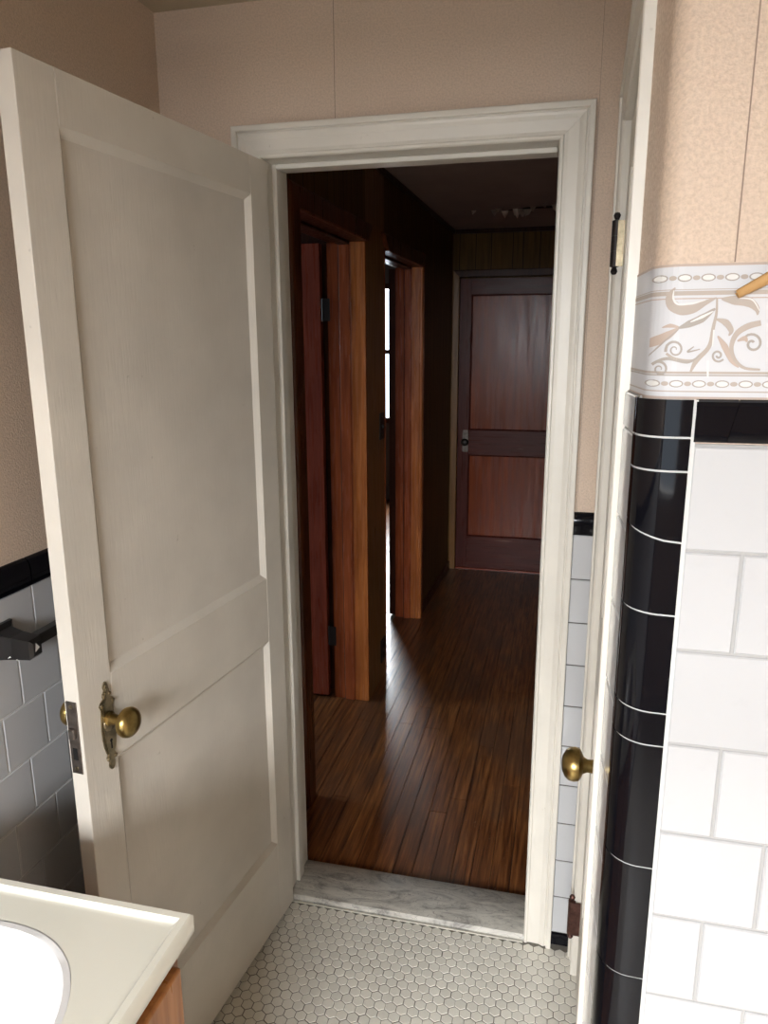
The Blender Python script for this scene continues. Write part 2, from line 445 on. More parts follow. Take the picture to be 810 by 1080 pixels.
tiles(m, fnT, [joints(TX, XT, TX+.110 if i % 2 == 0 else TX+.0565, .110) for i, _ in enumerate(TR)], [(max(0, a), b) for a, b in TR if b > .01], t=.0068, joint=.003)
struct(make('wall_tub_tile', m, [WTILE, GROUT]), 'white tiles in brick bond on the wall facing the camera', 'wall tile')
# black corner tiles, one column, wrapping the rounded corner
JZ = [1.519, 1.4805, 1.4465, 1.380, 1.297, 1.185, 1.146, .993, .843, .73, .58, .43, .28, .13, 0]
def corner_tile(m, z0, z1, s0=0., s1=0., t=.0075):
    ring = [(XQ(YT+.033)-.0068, YT+.033)]+[(x, y) for x, y in corner_pts(8, t)]+[(TX-.0025, YT-t)]
    inner = [(XQ(YT+.033), YT+.033)]+[(x, y) for x, y in corner_pts(8, 0)]+[(TX-.0025, YT)]
    n = len(ring); tot = n-1
    v = []
    for lst, e in ((inner, 0), (ring, 0)):
        for k, (x, y) in enumerate(lst): v.append((x, y, z0+s0*k/tot))
        for k, (x, y) in enumerate(lst): v.append((x, y, z1+s1*k/tot))
    f = []
    for k in range(n-1):
        f += [(2*n+k, 2*n+k+1, 3*n+k+1, 3*n+k), (n+k, 3*n+k, 3*n+k+1, n+k+1), (k, k+1, 2*n+k+1, 2*n+k), (k, n+k, n+k+1, k+1)]
    f += [(0, 2*n, 3*n, n), (n-1, 2*n-1, 4*n-1, 3*n-1)]
    m.add(v, f)
m = MB(); g = .0011
for i in range(len(JZ)-1):
    z1, z0 = JZ[i]-g, JZ[i+1]+g
    s1 = -.016 if i == 3 else (-.003 if i > 3 else 0); s0 = -.016 if i+1 == 3 else (-.003 if i+1 > 3 else 0)
    off1 = .009 if i == 3 else 0; off0 = .009 if i+1 == 3 else 0
    corner_tile(m, z0+off0, z1+off1, s0, s1)
struct(make('trim_3', m, BTILE, smooth=True), 'column of black glazed bullnose tiles on the rounded wall corner', 'tile trim')
m = MB(); z0, z1 = 0, 1.518
ring = [(XQ(YT+.031)-.0048, YT+.031)]+corner_pts(8, .0058)+[(TX+.002, YT-.0058)]
for (xa, ya), (xb, yb) in zip(ring[:-1], ring[1:]):
    m.add([(xa, ya, z0), (xb, yb, z0), (xb, yb, z1), (xa, ya, z1)], [(0, 1, 2, 3)])
struct(make('trim_4', m, WGROUT, smooth=True), 'white grout lines between the black corner tiles', 'grout')
m = MB()
def top_tile(x0, x1, sl0=0, sl1=0):
    prof = [(0, 1.4765), (.0062, 1.4765), (.0078, 1.479), (.0078, 1.510), (.0060, 1.516), (0, 1.519)]
    n = len(prof)
    v = [(x0+sl0*(z-1.4765), YT-d, z) for d, z in prof]+[(x1+sl1*(z-1.4765), YT-d, z) for d, z in prof]
    m.add(v, [tuple(range(n)), tuple(range(2*n-1, n-1, -1))]+[(i, i+n, (i+1) % n+n, (i+1) % n) for i in range(n)])
top_tile(TX+.0005, .9085, 0, .22); top_tile(.9092, 1.03, .22, 0)
for k in range(4): top_tile(1.032+.152*k, 1.182+.152*k)
struct(make('trim_5', m, BTILE, smooth=True), 'row of black cap tiles above the white tiles facing the camera', 'tile trim')

# remaining bathroom walls (behind the photographer), with the window that lights the room
WX0, WX1, WZ0, WZ1 = -.14, 1.12, .90, 2.03
shell('wall_tub_side', [((XT, YR-.1, -.05), (XT+.1, YT, ZC+.02))], PAPER, 'wallpapered wall beyond the tub', 'wall')
shell('wall_rear', [((XL-.09, YR-.12, -.05), (WX0, YR, ZC)), ((WX1, YR-.12, -.05), (XT+.1, YR, ZC)),
                    ((WX0, YR-.12, -.05), (WX1, YR, WZ0)), ((WX0, YR-.12, WZ1), (WX1, YR, ZC))], PAPER, 'wallpapered wall with the window', 'wall')
def window(name, fn, u0, u1, z0, z1, mat, label, d0=0.0, d1=.10, bars=1):
    r = thing(name, fn((u0+u1)/2, z0, d0)); struct(r, label, 'window')
    def bx(m, a0, a1, b0, b1, e0, e1): m.box(fn(a0, b0, e0), fn(a1, b1, e1))
    m = MB(); f = .05
    bx(m, u0, u0+f, z0, z1, d0, d1); bx(m, u1-f, u1, z0, z1, d0, d1); bx(m, u0, u1, z0, z0+f, d0, d1); bx(m, u0, u1, z1-f, z1, d0, d1)
    make('window_frame', m, mat, r)
    m = MB(); zm = z0+(z1-z0)*.52
    bx(m, u0, u1, zm-.02, zm+.02, d0+.02, d1-.02)
    if bars:
        um = (u0+u1)/2; bx(m, um-.012, um+.012, z0, z1, d0+.03, d1-.03)
    make('sash_bars', m, mat, r)
window('window_1', lambda u, z, t: (u, YR-.11+t, z), WX0, WX1, WZ0, WZ1, WHITE, 'white sash window behind the photographer', bars=0)

# ------------------------------------------------------------------ casings
PROF = [(0, 0), (0, .011), (.003, .0155), (.008, .0155), (.010, .012), (.018, .011), (.040, .0125), (.048, .0165), (.053, .0175), (.0555, .0150),
        (.0575, .0150), (.0585, .0215), (.0610, .0225), (.0690, .0225), (.071, .0210), (.071, 0)]
FLATP = [(0, 0), (0, .016), (.004, .019), (.060, .019), (.068, .015), (.071, .010), (.071, 0)]
def casing(root, fn, uL, uR, H, prof, mat, z0=0.0, mat_head=None, sides='LHR'):
    n = len(prof)
    faces = [tuple(range(n)), tuple(range(2*n-1, n-1, -1))]+[(i, i+n, (i+1) % n+n, (i+1) % n) for i in range(n)]
    def go(name, A, B, mt):
        m = MB(); m.add([A(d, t) for d, t in prof]+[B(d, t) for d, t in prof], faces); return make(name, m, mt, root)
    if 'L' in sides: go('side_casing', lambda d, t: fn(uL-d, z0, t), lambda d, t: fn(uL-d, H+d-.0004, t), mat)
    if 'R' in sides: go('side_casing', lambda d, t: fn(uR+d, z0, t), lambda d, t: fn(uR+d, H+d-.0004, t), mat)
    if 'H' in sides: go('head_casing', lambda d, t: fn(uL-d, H+d, t), lambda d, t: fn(uR+d, H+d, t), mat_head or mat)
# bathroom doorway
df = thing('trim_6', (XJ0, 0, 0)); struct(df, 'white moulded casing and jambs around the open doorway to the hall', 'door frame')
casing(df, fnF, XJ0, XJ1, HEAD, PROF, WHITE_TRIM)
for x0, x1 in ((XJ0-.02, XJ0), (XJ1, XJ1+.02)):
    m = MB(); m.box((x0, 0, .0), (x1, YB, HEAD), .001); make('jamb', m, WHITE_TRIM, df)
m = MB(); m.box((XJ0-.02, 0, HEAD), (XJ1+.02, YB, HEAD+.02), .001); make('head_jamb', m, WHITE_TRIM, df)
m = MB(); m.box((XJ0, .045, 0.018), (XJ0+.011, .085, HEAD), .002); make('door_stop', m, WHITE_TRIM, df)
m = MB(); m.box((XJ0+.011, .045, HEAD-.011), (XJ1-.004, .085, HEAD), .002); make('door_stop', m, WHITE_TRIM, df)
# hall side of the same doorway
df2 = thing('trim_7', (XJ0, YB, 0)); struct(df2, 'dark stained casing on the hall side of the bathroom doorway', 'door frame')
fnB = lambda u, z, t: (u, YB+t, z)
casing(df2, fnB, XJ0-.006, XJ1+.006, HEAD+.006, FLATP, DARKW, sides='HR')

# marble threshold
r = thing('marble_threshold', (.38, .06, 0)); tag(r, 'grey veined marble threshold slab between hexagon tile and wood floor', 'threshold')
m = MB(); prof = [(-.012, 0), (-.014, .008), (-.006, .0165), (.004, .018), (.138, .018), (.146, .012), (.146, 0)]
m.prism(prof, lambda a, b, t: (t, a, b), XJ0+.0005, XJ1-.0005); make('slab', m, MARBLE, r, smooth=True)
m = MB(); m.box((XJ0+.002, -.020, .0003), (XJ1-.001, -.0145, .004), .001); make('grout_bead', m, plain('threshold_grout', (.55, .52, .45), .8), r)

# ------------------------------------------------------------------ panel doors
def panel_door(root, W_, H_, T, panels, m_st, m_rl, m_pn, z0=.012, st=.088, dep=.011, bev=.013):
    """local x along width, y 0 = front face, -T = back ; panels = list of (z0,z1) ; stile width st"""
    for x0, x1 in ((0, st), (W_-st, W_)):
        m = MB(); m.box((x0, -T, z0), (x1, 0, H_), .0012); make('stile', m, m_st, root, False)
    zs = [z0]+[q for p in sorted(panels) for q in p]+[H_]
    for k in range(0, len(zs), 2):
        m = MB(); m.box((st+.0003, -T, zs[k]), (W_-st-.0003, 0, zs[k+1]), .0012); make('rail', m, m_rl, root, False)
    for a, b in panels:
        m = MB(); m.box((st-.002, -T+dep, a-.002), (W_-st+.002, -dep, b+.002)); pn = make('panel', m, m_pn, root, False)
        m = MB()
        for ys, yp in ((-.0006, -dep+.0004), (-T+.0006, -T+dep-.0004)):
            o = [(st, a), (W_-st, a), (W_-st, b), (st, b)]
            i = [(st+bev, a+bev), (W_-st-bev, a+bev), (W_-st-bev, b-bev), (st+bev, b-bev)]
            v = [(x, ys, z) for x, z in o]+[(x, yp, z) for x, z in i]+[(x, yp, z) for x, z in o]
            f = []
            for k in range(4):
                n = (k+1) % 4; f += [(k, n, n+4, k+4), (k, k+8, n+8, n), (k+8, k+4, n+4, n+8)]
            m.add(v, f)
        make('panel_moulding', m, m_st, pn, False)
def knob(root, base, fn, L=.056, R=.0285, mat=BRASS, name='knob', world=False):
    k = L/.056
    prof = [(0, .013), (.003, .0135), (.006, .0100), (.024*k, .0095), (.029*k, .0125), (.031*k, R*.72), (.034*k, R*.93), (.040*k, R), (.046*k, R*.95), (.051*k, R*.78), (.055*k, R*.42), (.056*k, R*.1)]
    m = MB(); m.lathe(prof, fn, 28); return make(name, m, mat, root, world, smooth=True)
ESC = [(.086, .002), (.081, .0055), (.076, .0065), (.071, .0040), (.066, .0080), (.061, .0095), (.056, .0075), (.052, .0150), (.046, .0190), (.040, .0165), (.034, .0150),
       (.020, .0165), (.0, .0180), (-.018, .0175), (-.034, .0150), (-.046, .0115), (-.053, .0085), (-.057, .0120), (-.063, .0105), (-.068, .0060), (-.073, .0075), (-.079, .0065), (-.084, .002)]
def escutcheon(root, x, z, y0, sgn=1):
    m = MB()
    for sc, t0, t1, shift in ((1.0, 0, .0022, 0), (.78, .002, .0042, 0)):
        poly = [(x+w_*sc, z+h*(1 if sc == 1 else .94)) for h, w_ in ESC]+[(x-w_*sc, z+h*(1 if sc == 1 else .94)) for h, w_ in reversed(ESC)]
        m.prism(poly, lambda a, b, t: (a, y0+sgn*t, b), t0, t1)
    # raised collar and little scrolls
    m.lathe([(.004, .0150), (.0062, .0145), (.0075, .0125), (.0075, .004)], lambda a, u, v: (x+u, y0+sgn*a, z+.008+v), 20)
    for h, ww in ((.046, .014), (-.060, .009), (.062, .0065)):
        for s_ in (-1, 1): m.lathe([(.002, .0040), (.0050, .0036), (.0062, .0015)], lambda a, u, v: (x+s_*ww+u, y0+sgn*a, z+h+v), 10)
    m.lathe([(.003, .0045), (.0062, .004), (.007, .001)], lambda a, u, v: (x+u, y0+sgn*a, z+.072+v), 10)
    e = make('escutcheon', m, ABRASS, root, False, smooth=True)
    m = MB(); m.lathe([(.0040, .0032), (.0047, .0030)], lambda a, u, v: (x+u, y0+sgn*a, z-.026+v), 12)
    m.box((x-.0016, y0+sgn*.0040, z-.042), (x+.0016, y0+sgn*.0047, z-.026)); make('keyhole', m, HOLE, e, False)

# open bathroom door
TH = .11622; LW = .726; LT = .032
d1 = thing('door_1', (.0665, -.0245, 0), -(math.pi/2+TH))
struct(d1, 'open white two-panel bathroom door with brass knob', 'door')
panel_door(d1, LW, 1.975, LT, [(.253, .838), (1.003, 1.893)], WHITE, paint('old_white_rail_paint', (.68, .63, .55)), paint('old_white_panel_paint', (.67, .62, .545)), st=.0795)
escutcheon(d1, .664, .907, 0.0)
knob(d1, None, lambda a, u, v: (.664+u, .004+a, .9235+v), .058, .0275)
escutcheon(d1, .664, .907, -LT, -1)
knob(d1, None, lambda a, u, v: (.664+u, -LT-.004-a, .9235+v), .056, .0275)
m = MB(); m.box((LW-.001, -.028, .847), (LW+.0022, -.006, .982), .0008)
lp = make('lock_plate', m, STEEL, d1, False); lp['label'] = 'worn steel mortise lock plate'
m = MB(); m.box((LW+.001, -.0235, .914), (LW+.009, -.0105, .934), .002); make('latch_bolt', m, STEEL, lp, False)
m = MB()
for zz in (.857, .973):
    m = MB(); m.lathe([(0, .0042), (.0010, .0038), (.0013, .001)], lambda a, u, v: (LW+.002+a, -.017+u, zz+v), 12); make('screw', m, ABRASS, lp, False)
m = MB(); m.box((LW+.0021, -.0215, .874), (LW+.0028, -.0125, .896)); make('deadbolt_slot', m, HOLE, lp, False)
for zz in (.26, 1.72):
    m = MB(); m.lathe([(-.05, .002), (-.046, .0045), (-.044, .006), (.044, .006), (.046, .0045), (.05, .002)], lambda a, u, v: (-.006+u, -.030+v, zz+a), 12)
    m.box((-.004, -.030, zz-.044), (.0, -.006, zz+.044)); make('hinge', m, IRON, d1, False, smooth=True)

# closet door in the right wall, frame, hinges, knob
ct = thing('trim_8', (XR(-.45), -.45, 0)); struct(ct, 'white moulded closet casing seen edge-on beside the black corner tiles', 'door frame')
casing(ct, fnR, CY1, CY0, CH, PROF, WHITE_TRIM)
for a, b in ((CY1-.004, CY1), (CY0, CY0+.004)):
    m = MB(); rbox(m, a, b, 0, CH, 0, -.06); make('jamb', m, WHITE_TRIM, ct)
m = MB(); rbox(m, CY1-.004, CY0+.004, CH, CH+.004, 0, -.06); make('head_jamb', m, WHITE_TRIM, ct)
ang = math.atan2(-1, -.023)   # local x runs from the hinge side towards the camera
d2 = thing('door_2', (XR(CY0-.003)+.001, CY0-.003, 0), ang)
# local y for this rotation points to +x world; front face must look to -x, so mirror through local y
struct(d2, 'closed white closet door seen edge-on with brass knob', 'door')
DW = (CY0-.003-CY1-.003)/math.cos(math.atan(.023))
def closet_leaf():
    st = .085
    sub = [('stile', (0, st), (.012, CH-.004)), ('stile', (DW-st, DW), (.012, CH-.004))]
    zs = [.012, .25, .84, 1.0, 1.89, CH-.004]
    sg = CL_SIGN
    for nme, (x0, x1), (a, b) in sub:
        m = MB(); m.box((x0, 0, a), (x1, sg*.032, b), .0012); make(nme, m, WHITE_TRIM, d2, False)
    for k in range(0, 6, 2):
        m = MB(); m.box((st, 0, zs[k]), (DW-st, sg*.032, zs[k+1]), .0012); make('rail', m, WHITE_TRIM, d2, False)
    for a, b in ((.25, .84), (1.0, 1.89)):
        m = MB(); m.box((st, sg*.01, a), (DW-st, sg*.022, b)); make('panel', m, WHITE_TRIM, d2, False)
# local y axis in world = (-sin ang, cos ang)
CL_SIGN = 1 if -math.sin(ang) > 0 else -1
closet_leaf()
S = -CL_SIGN
knob(d2, None, lambda a, u, v: (.655*DW/.70+u, S*a, .966+v), .064, .0250)
m = MB(); m.lathe([(0, .017), (.002, .017), (.003, .012)], lambda a, u, v: (.655*DW/.70+u, S*a, .952+v), 20); make('knob_rose', m, BRASS, d2, False)
def closet_hinge(z, h, mat, mat_leaf, label):
    off = .0235 if z > 1 else .0290          # barrel stands proud of the casing
    m = MB(); r_ = .0092
    prof = [(-h/2-.016, .001), (-h/2-.015, .0045), (-h/2-.010, .0072), (-h/2-.006, .0060), (-h/2-.002, .0040), (-h/2, r_)]
    prof += [(-h/6-.0006, r_), (-h/6-.0004, r_-.001), (-h/6+.0004, r_-.001), (-h/6+.0006, r_), (h/6-.0006, r_), (h/6-.0004, r_-.001), (h/6+.0004, r_-.001), (h/6+.0006, r_)]
    prof += [(h/2, r_), (h/2+.002, .0040), (h/2+.006, .0060), (h/2+.010, .0072), (h/2+.015, .0045), (h/2+.016, .001)]
    m.lathe(prof, lambda a, u, v: (-.004+u, S*(off-.008)+v, z+a), 16)
    hg = make('hinge', m, mat, d2, False, smooth=True); hg['label'] = label
    m = MB(); m.box((.0030, -S*.002, z-h/2), (.0050, S*(off-.010), z+h/2), .0004)
    lf = make('hinge_leaf', m, mat_leaf, hg, False)
    return lf
closet_hinge(1.765, .088, IRON, ABRASS, 'upper black hinge with ball tips and a worn brass leaf')
closet_hinge(.172, .094, RUST, RUST, 'lower brown hinge near the floor')

# ------------------------------------------------------------------ wallpaper border on the tub wall
ZB0, ZB1 = 1.518, 1.645
root = thing('wallpaper_border', (.86, YT, 1.518)); tag(root, 'white scroll-patterned wallpaper border peeling above the black tiles', 'wallpaper border')
m = MB(); t = .0010
ring = [(XQ(-.8375)-t, -.8375)]+corner_pts(8, t)+[(1.30, YT-t)]
inn = [(XQ(-.8375), -.8375)]+corner_pts(8, 0)+[(1.30, YT)]
def ringband(m, za, zb, tt, mi, base=None):
    rg = [(XQ(-.8375)-tt, -.8375)]+corner_pts(8, tt)+[(1.30, YT-tt)]
    n = len(rg); ii = [(XQ(-.8375)-.0004, -.8375)]+corner_pts(8, .0004)+[(1.30, YT-.0004)]
    v = [(x, y, za) for x, y in rg]+[(x, y, zb) for x, y in rg]+[(x, y, za) for x, y in ii]+[(x, y, zb) for x, y in ii]
    f = []
    for k in range(n-1): f += [(k, k+1, n+k+1, n+k), (k, 2*n+k, 2*n+k+1, k+1), (n+k, n+k+1, 3*n+k+1, 3*n+k)]
    f += [(0, n, 3*n, 2*n), (n-1, 3*n-1, 4*n-1, 2*n-1)]
    m.add(v, f, mi)
ringband(m, ZB0, ZB1, .0010, 0)
for za, zb, mi in ((1.6430, 1.6452, 2), (1.6215, 1.6222, 1), (1.6165, 1.6205, 1), (1.6130, 1.6140, 2), (1.5405, 1.5418, 4), (1.5425, 1.5448, 1), (1.5250, 1.5262, 1), (1.5178, 1.5205, 2)):
    ringband(m, za, zb, .0013, mi)
def wrap(x, d):      # distance from the wall plane follows the rounded corner
    cx = XR(YT)+RC
    if x >= cx: return YT-d
    k = min(cx-x, RC+d-.0006); return YT+RC-math.sqrt((RC+d)**2-k*k)
# ovals in the two bead bands
def disc(m, x, z, a, b, mi, d=.0016, n=14):
    v = [(x+a*math.cos(2*math.pi*k/n), wrap(x+a*math.cos(2*math.pi*k/n), d), z+b*math.sin(2*math.pi*k/n)) for k in range(n)]
    m.add(v, [tuple(range(n))], mi)
x = .838; k = 0
while x < 1.29:
    for zc in (1.6325, 1.5330):
        if k % 2 == 0: disc(m, x, zc, .0066, .0036, 4, .0015); disc(m, x, zc, .0052, .0025, 3, .0017)
        else: disc(m, x, zc, .0034, .0022, 1, .0015)
    x += .0105; k += 1
# scroll strokes, control points in a 0..1 repeat across the border drawing (x in metres from the corner, z absolute)
STK = [0]
def stroke(m, pts, wid, mi, d=.00135, n=26, dx=0.0):
    STK[0] += 1; d = d+STK[0]*3e-6
    P = [Vector((p[0]+dx, 0, p[1])) for p in pts]
    def cr(i, u):
        p0, p1, p2, p3 = P[max(i-1, 0)], P[i], P[min(i+1, len(P)-1)], P[min(i+2, len(P)-1)]
        return .5*((2*p1)+(-p0+p2)*u+(2*p0-5*p1+4*p2-p3)*u*u+(-p0+3*p1-3*p2+p3)*u**3)
    S_ = len(P)-1; L = []; Wd = []
    for k in range(n+1):
        q = k/n*S_; i = min(int(q), S_-1); u = q-i
        L.append(cr(i, u)); Wd.append(wid[i]*(1-u)+wid[min(i+1, len(wid)-1)]*u)
    v = []
    for k, p in enumerate(L):
        tn = (L[min(k+1, n)]-L[max(k-1, 0)])
        if tn.length < 1e-9: tn = Vector((1, 0, 0))
        tn.normalize(); nn = Vector((-tn.z, 0, tn.x))
        for s_ in (-1, 1):
            q = p+nn*s_*Wd[k]/2; v.append((max(q.x, XR(YT)+.0005), wrap(max(q.x, XR(YT)+.0005), d+.0004), q.z))
    m.add(v, [(2*k, 2*k+1, 2*k+3, 2*k+2) for k in range(n)], mi)
def zm(px, pz):      # drawing units -> border plane
    return (.8265+(px-150)*.000158+ (pz-500)*.0000135, 1.645-(pz-96)*.0001645)
def spiral(cx, cz, r0, r1, a0, turns, n=10):
    return [(cx+(r0+(r1-r0)*k/n)*math.cos(a0+turns*2*math.pi*k/n), cz+(r0+(r1-r0)*k/n)*math.sin(a0+turns*2*math.pi*k/n)) for k in range(n+1)]
def draw(m, pts, wid, mi, dx=0, d=.00135):
    s = .000195
    stroke(m, [zm(*p) for p in pts], [q*s for q in wid], mi, d, dx=dx)
for rep in range(4):
    dx = .150*rep
    draw(m, [(330, 225), (298, 270), (312, 322), (365, 350), (432, 345), (500, 312), (562, 285)], [6, 30, 50, 52, 42, 24, 6], 1, dx)
    draw(m, [(322, 240), (318, 285), (345, 318), (420, 315), (500, 298)], [3, 9, 10, 9, 2], 5, dx, .00150)
    draw(m, [(565, 285), (562, 370), (545, 450), (522, 560), (450, 640), (412, 715)], [8, 12, 16, 20, 26, 6], 1, dx)
    draw(m, [(555, 345), (480, 400), (405, 432), (345, 455)], [8, 40, 34, 6], 4, dx, .00140)
    draw(m, [(545, 360), (480, 392), (415, 420)], [4, 14, 4], 5, dx, .00155)
    draw(m, [(350, 452), (290, 492), (225, 525), (160, 548)], [8, 38, 48, 40], 2, dx)
    draw(m, [(345, 462), (250, 545), (150, 645)], [5, 8, 4], 4, dx)
    draw(m, [(255, 450), (300, 440), (350, 450)], [4, 20, 8], 2, dx)
    draw(m, spiral(325, 578, 54, 8, 2.9, 1.55, 14), [14, 13, 12, 11, 10, 10, 9, 9, 8, 8, 7, 7, 6, 5, 4], 4, dx)
    draw(m, [(276, 600), (330, 632), (430, 640), (500, 600)], [12, 14, 12, 4], 1, dx)
    draw(m, spiral(238, 692, 48, 8, 3.7, 1.5, 14), [14, 13, 12, 11, 10, 10, 9, 9, 8, 8, 7, 7, 6, 5, 4], 4, dx)
    draw(m, [(200, 660), (280, 630), (400, 650), (470, 610)], [12, 16, 14, 4], 4, dx)
    draw(m, spiral(572, 612, 38, 6, .6, 1.4, 12), [10]*13, 4, dx)
    draw(m, [(560, 405), (615, 425), (645, 470), (632, 500)], [6, 32, 24, 4], 1, dx)
    draw(m, [(570, 500), (610, 560), (650, 640), (690, 680)], [6, 30, 22, 5], 2, dx)
    draw(m, [(590, 292), (660, 300), (740, 312), (785, 350), (790, 385)], [8, 44, 46, 26, 4], 1, dx)
    draw(m, [(690, 290), (760, 300), (800, 360)], [3, 8, 3], 5, dx, .00150)
    draw(m, [(810, 428), (735, 448), (675, 490), (648, 560), (665, 630), (720, 682), (810, 692)], [26, 30, 26, 20, 16, 14, 10], 1, dx)
    draw(m, spiral(765, 545, 60, 10, 3.6, 1.3, 12), [12]*13, 4, dx)
    draw(m, [(680, 530), (720, 515), (735, 535)], [6, 26, 6], 2, dx)
    draw(m, [(548, 465), (540, 560)], [7, 5], 3, dx, .0016); draw(m, [(514, 640), (515, 740)], [12, 8], 3, dx, .0016)
    draw(m, [(435, 560), (400, 590), (470, 575)], [5, 10, 5], 4, dx)
make('border_strip', m, [BORD, BORDB, BORDP, BORDW, BORDG, BORDW], root)
# peeled flap, curling off the wall and showing its tan backing
m = MB(); n = 10; N = 14; v = []
A = Vector((.902, YT-.0022, 1.6210)); B = Vector((1.010, YT-.0035, 1.6930))      # crease line from the tip up to the right
for i in range(N+1):
    u = i/N; p = A.lerp(B, u); r_ = .0050+.0085*u
    ax = (B-A).normalized(); out = Vector((0, -1, 0)); dn = ax.cross(out).normalized()
    if dn.z > 0: dn = -dn
    for k in range(n+1):
        a = math.pi*1.25*k/n
        q = p + out*(r_*(1-math.cos(a))) + dn*(r_*math.sin(a)+ r_*.15*k/n) + dn*(.9*r_)
        v.append(tuple(q))
f = [(i*(n+1)+k, i*(n+1)+k+1, (i+1)*(n+1)+k+1, (i+1)*(n+1)+k) for i in range(N) for k in range(n)]
m.add(v, f); fl = make('peeling_flap', m, TAN, root, smooth=True); fl['label'] = 'curled flap showing tan paper backing'
sm = fl.modifiers.new('thickness', 'SOLIDIFY'); sm.thickness = .0008

# ------------------------------------------------------------------ towel bar (behind the door)
r = thing('towel_bar', (XL, -.40, 1.06)); tag(r, 'chipped black towel bar on the tiled wall behind the open door', 'towel bar')
def post(y):
    m = MB(); x0 = XL+.0068
    def ring(x, hy, hz, zc): return [(x, y-hy, zc-hz), (x, y+hy, zc-hz), (x, y+hy, zc+hz), (x, y-hy, zc+hz)]
    st_ = [ring(x0, .031, .031, 1.060), ring(x0+.007, .031, .031, 1.060), ring(x0+.012, .021, .024, 1.058), ring(x0+.040, .017, .020, 1.056), ring(x0+.074, .015, .0175, 1.055), ring(x0+.080, .010, .012, 1.055)]
    v = [p for q in st_ for p in q]; f = [(3, 2, 1, 0), tuple(4*(len(st_)-1)+k for k in range(4))]
    for i in range(len(st_)-1):
        for k in range(4): f.append((4*i+k, 4*i+(k+1) % 4, 4*i+4+(k+1) % 4, 4*i+4+k))
    m.add(v, f); return make('bracket', m, BLACK, r)
pb = post(-.705); post(-.130)
m = MB(); m.box((XL+.058, -.697, 1.052), (XL+.078, -.135, 1.072), .0015); make('bar', m, BLACK, r)
m = MB(); CHIP = plain('chipped_white', (.72, .70, .66), .7)
for (x, z, a) in ((.030, 1.0395, .004), (.036, 1.041, .0025), (.026, 1.042, .002), (.050, 1.0375, .002)):
    m = MB(); m.add([(XL+.0068+x-a, -.7235, z-a*.6), (XL+.0068+x+a, -.7230, z-a*.3), (XL+.0068+x+a*.4, -.7230, z+a*.8)], [(0, 1, 2)]); make('chip', m, CHIP, pb)
m = MB(); m.add([(XL+.0872, -.712, 1.050), (XL+.0872, -.700, 1.055), (XL+.0872, -.709, 1.066)], [(0, 1, 2)])
make('chip', m, CHIP, pb)

# ------------------------------------------------------------------ vanity
VX, VY0, VY1, VZ = .285, -.945, -1.560, .80
r = thing('bathroom_vanity', (.04, -1.25, 0)); tag(r, 'wood vanity with cream marble top and white oval basin', 'vanity')
bc = (.040, -1.215); ba, bb = .172, .190
m = MB(); N = 56
def sup(t, a, b, e=2.3):
    c, s = math.cos(t), math.sin(t); return (bc[0]+a*math.copysign(abs(c)**(2/e), c), bc[1]+b*math.copysign(abs(s)**(2/e), s))
x0, x1, y0, y1 = XL+.0065, VX, VY1, VY0
def rect(t, a0, a1, b0, b1):       # point of a rectangle in direction t from the basin centre
    c, s = math.cos(t), math.sin(t); k = []
    if c > 1e-9: k.append((a1-bc[0])/c)
    if c < -1e-9: k.append((a0-bc[0])/c)
    if s > 1e-9: k.append((b1-bc[1])/s)
    if s < -1e-9: k.append((b0-bc[1])/s)
    k = min(k); return (bc[0]+c*k, bc[1]+s*k)
ts = [2*math.pi*k/N for k in range(N)]
for cx, cy in ((x0, y0), (x1, y0), (x1, y1), (x0, y1), (x1-.018, y1-.018)):
    ts.append(math.atan2(cy-bc[1], cx-bc[0]) % (2*math.pi))
ts = sorted(set(ts)); N = len(ts)
rings = []
def rr(ins, z): rings.append([(*rect(t, x0+ins, x1-ins, y0+ins, y1-ins), z) for t in ts])
rr(.003, VZ-.034); rr(0, VZ-.030); rr(0, VZ-.004); rr(.003, VZ); rr(.013, VZ); rr(.0185, VZ-.0052); rr(.021, VZ-.006); rr(.026, VZ-.006)
rings.append([(*sup(t, ba+.012, bb+.012), VZ-.006) for t in ts])
f = []
v = [p for q in rings for p in q]
for i in range(len(rings)-1):
    for k in range(N): f.append((i*N+k, i*N+(k+1) % N, (i+1)*N+(k+1) % N, (i+1)*N+k))
m.add(v, f); top = make('countertop', m, COUNTER, r, smooth=True)
m = MB(); rings = []
for a, z in ((1.07, -.006), (1.02, -.006), (1.0, -.009), (.93, -.030), (.82, -.070), (.62, -.105), (.35, -.120), (.12, -.124)):
    rings.append([(*sup(t, ba*a, bb*a), VZ+z) for t in ts])
v = [p for q in rings for p in q]; f = []
for i in range(len(rings)-1):
    for k in range(N): f.append((i*N+k, i*N+(k+1) % N, (i+1)*N+(k+1) % N, (i+1)*N+k))
f.append(tuple((len(rings)-1)*N+k for k in range(N)))
m.add(v, f); bs = make('basin', m, BASIN, top, smooth=True); bs['label'] = 'white oval basin'
m = MB(); m.lathe([(0, .021), (.002, .021), (.003, .017), (.001, .010)], lambda a, u, v_: (bc[0]+u, bc[1]+v_, VZ-.124+a), 18); make('drain', m, STEEL, bs, smooth=True)
CBX = VX-.022
m = MB(); ca, cb, za = XL+.0085, VY1+.012, VZ-.032
m.box((CBX-.018, cb, .09), (CBX, VY0-.012, za), .001); m.box((ca, VY0-.030, .0), (CBX-.0185, VY0-.012, za)); m.box((ca, cb, .0), (CBX-.0185, cb+.018, za))
m.box((ca, cb+.0185, .09), (CBX-.0185, VY0-.0305, .108)); m.box((CBX-.068, cb+.0185, 0), (CBX-.05, VY0-.0305, .0895))
make('cabinet_body', m, VANW, r)
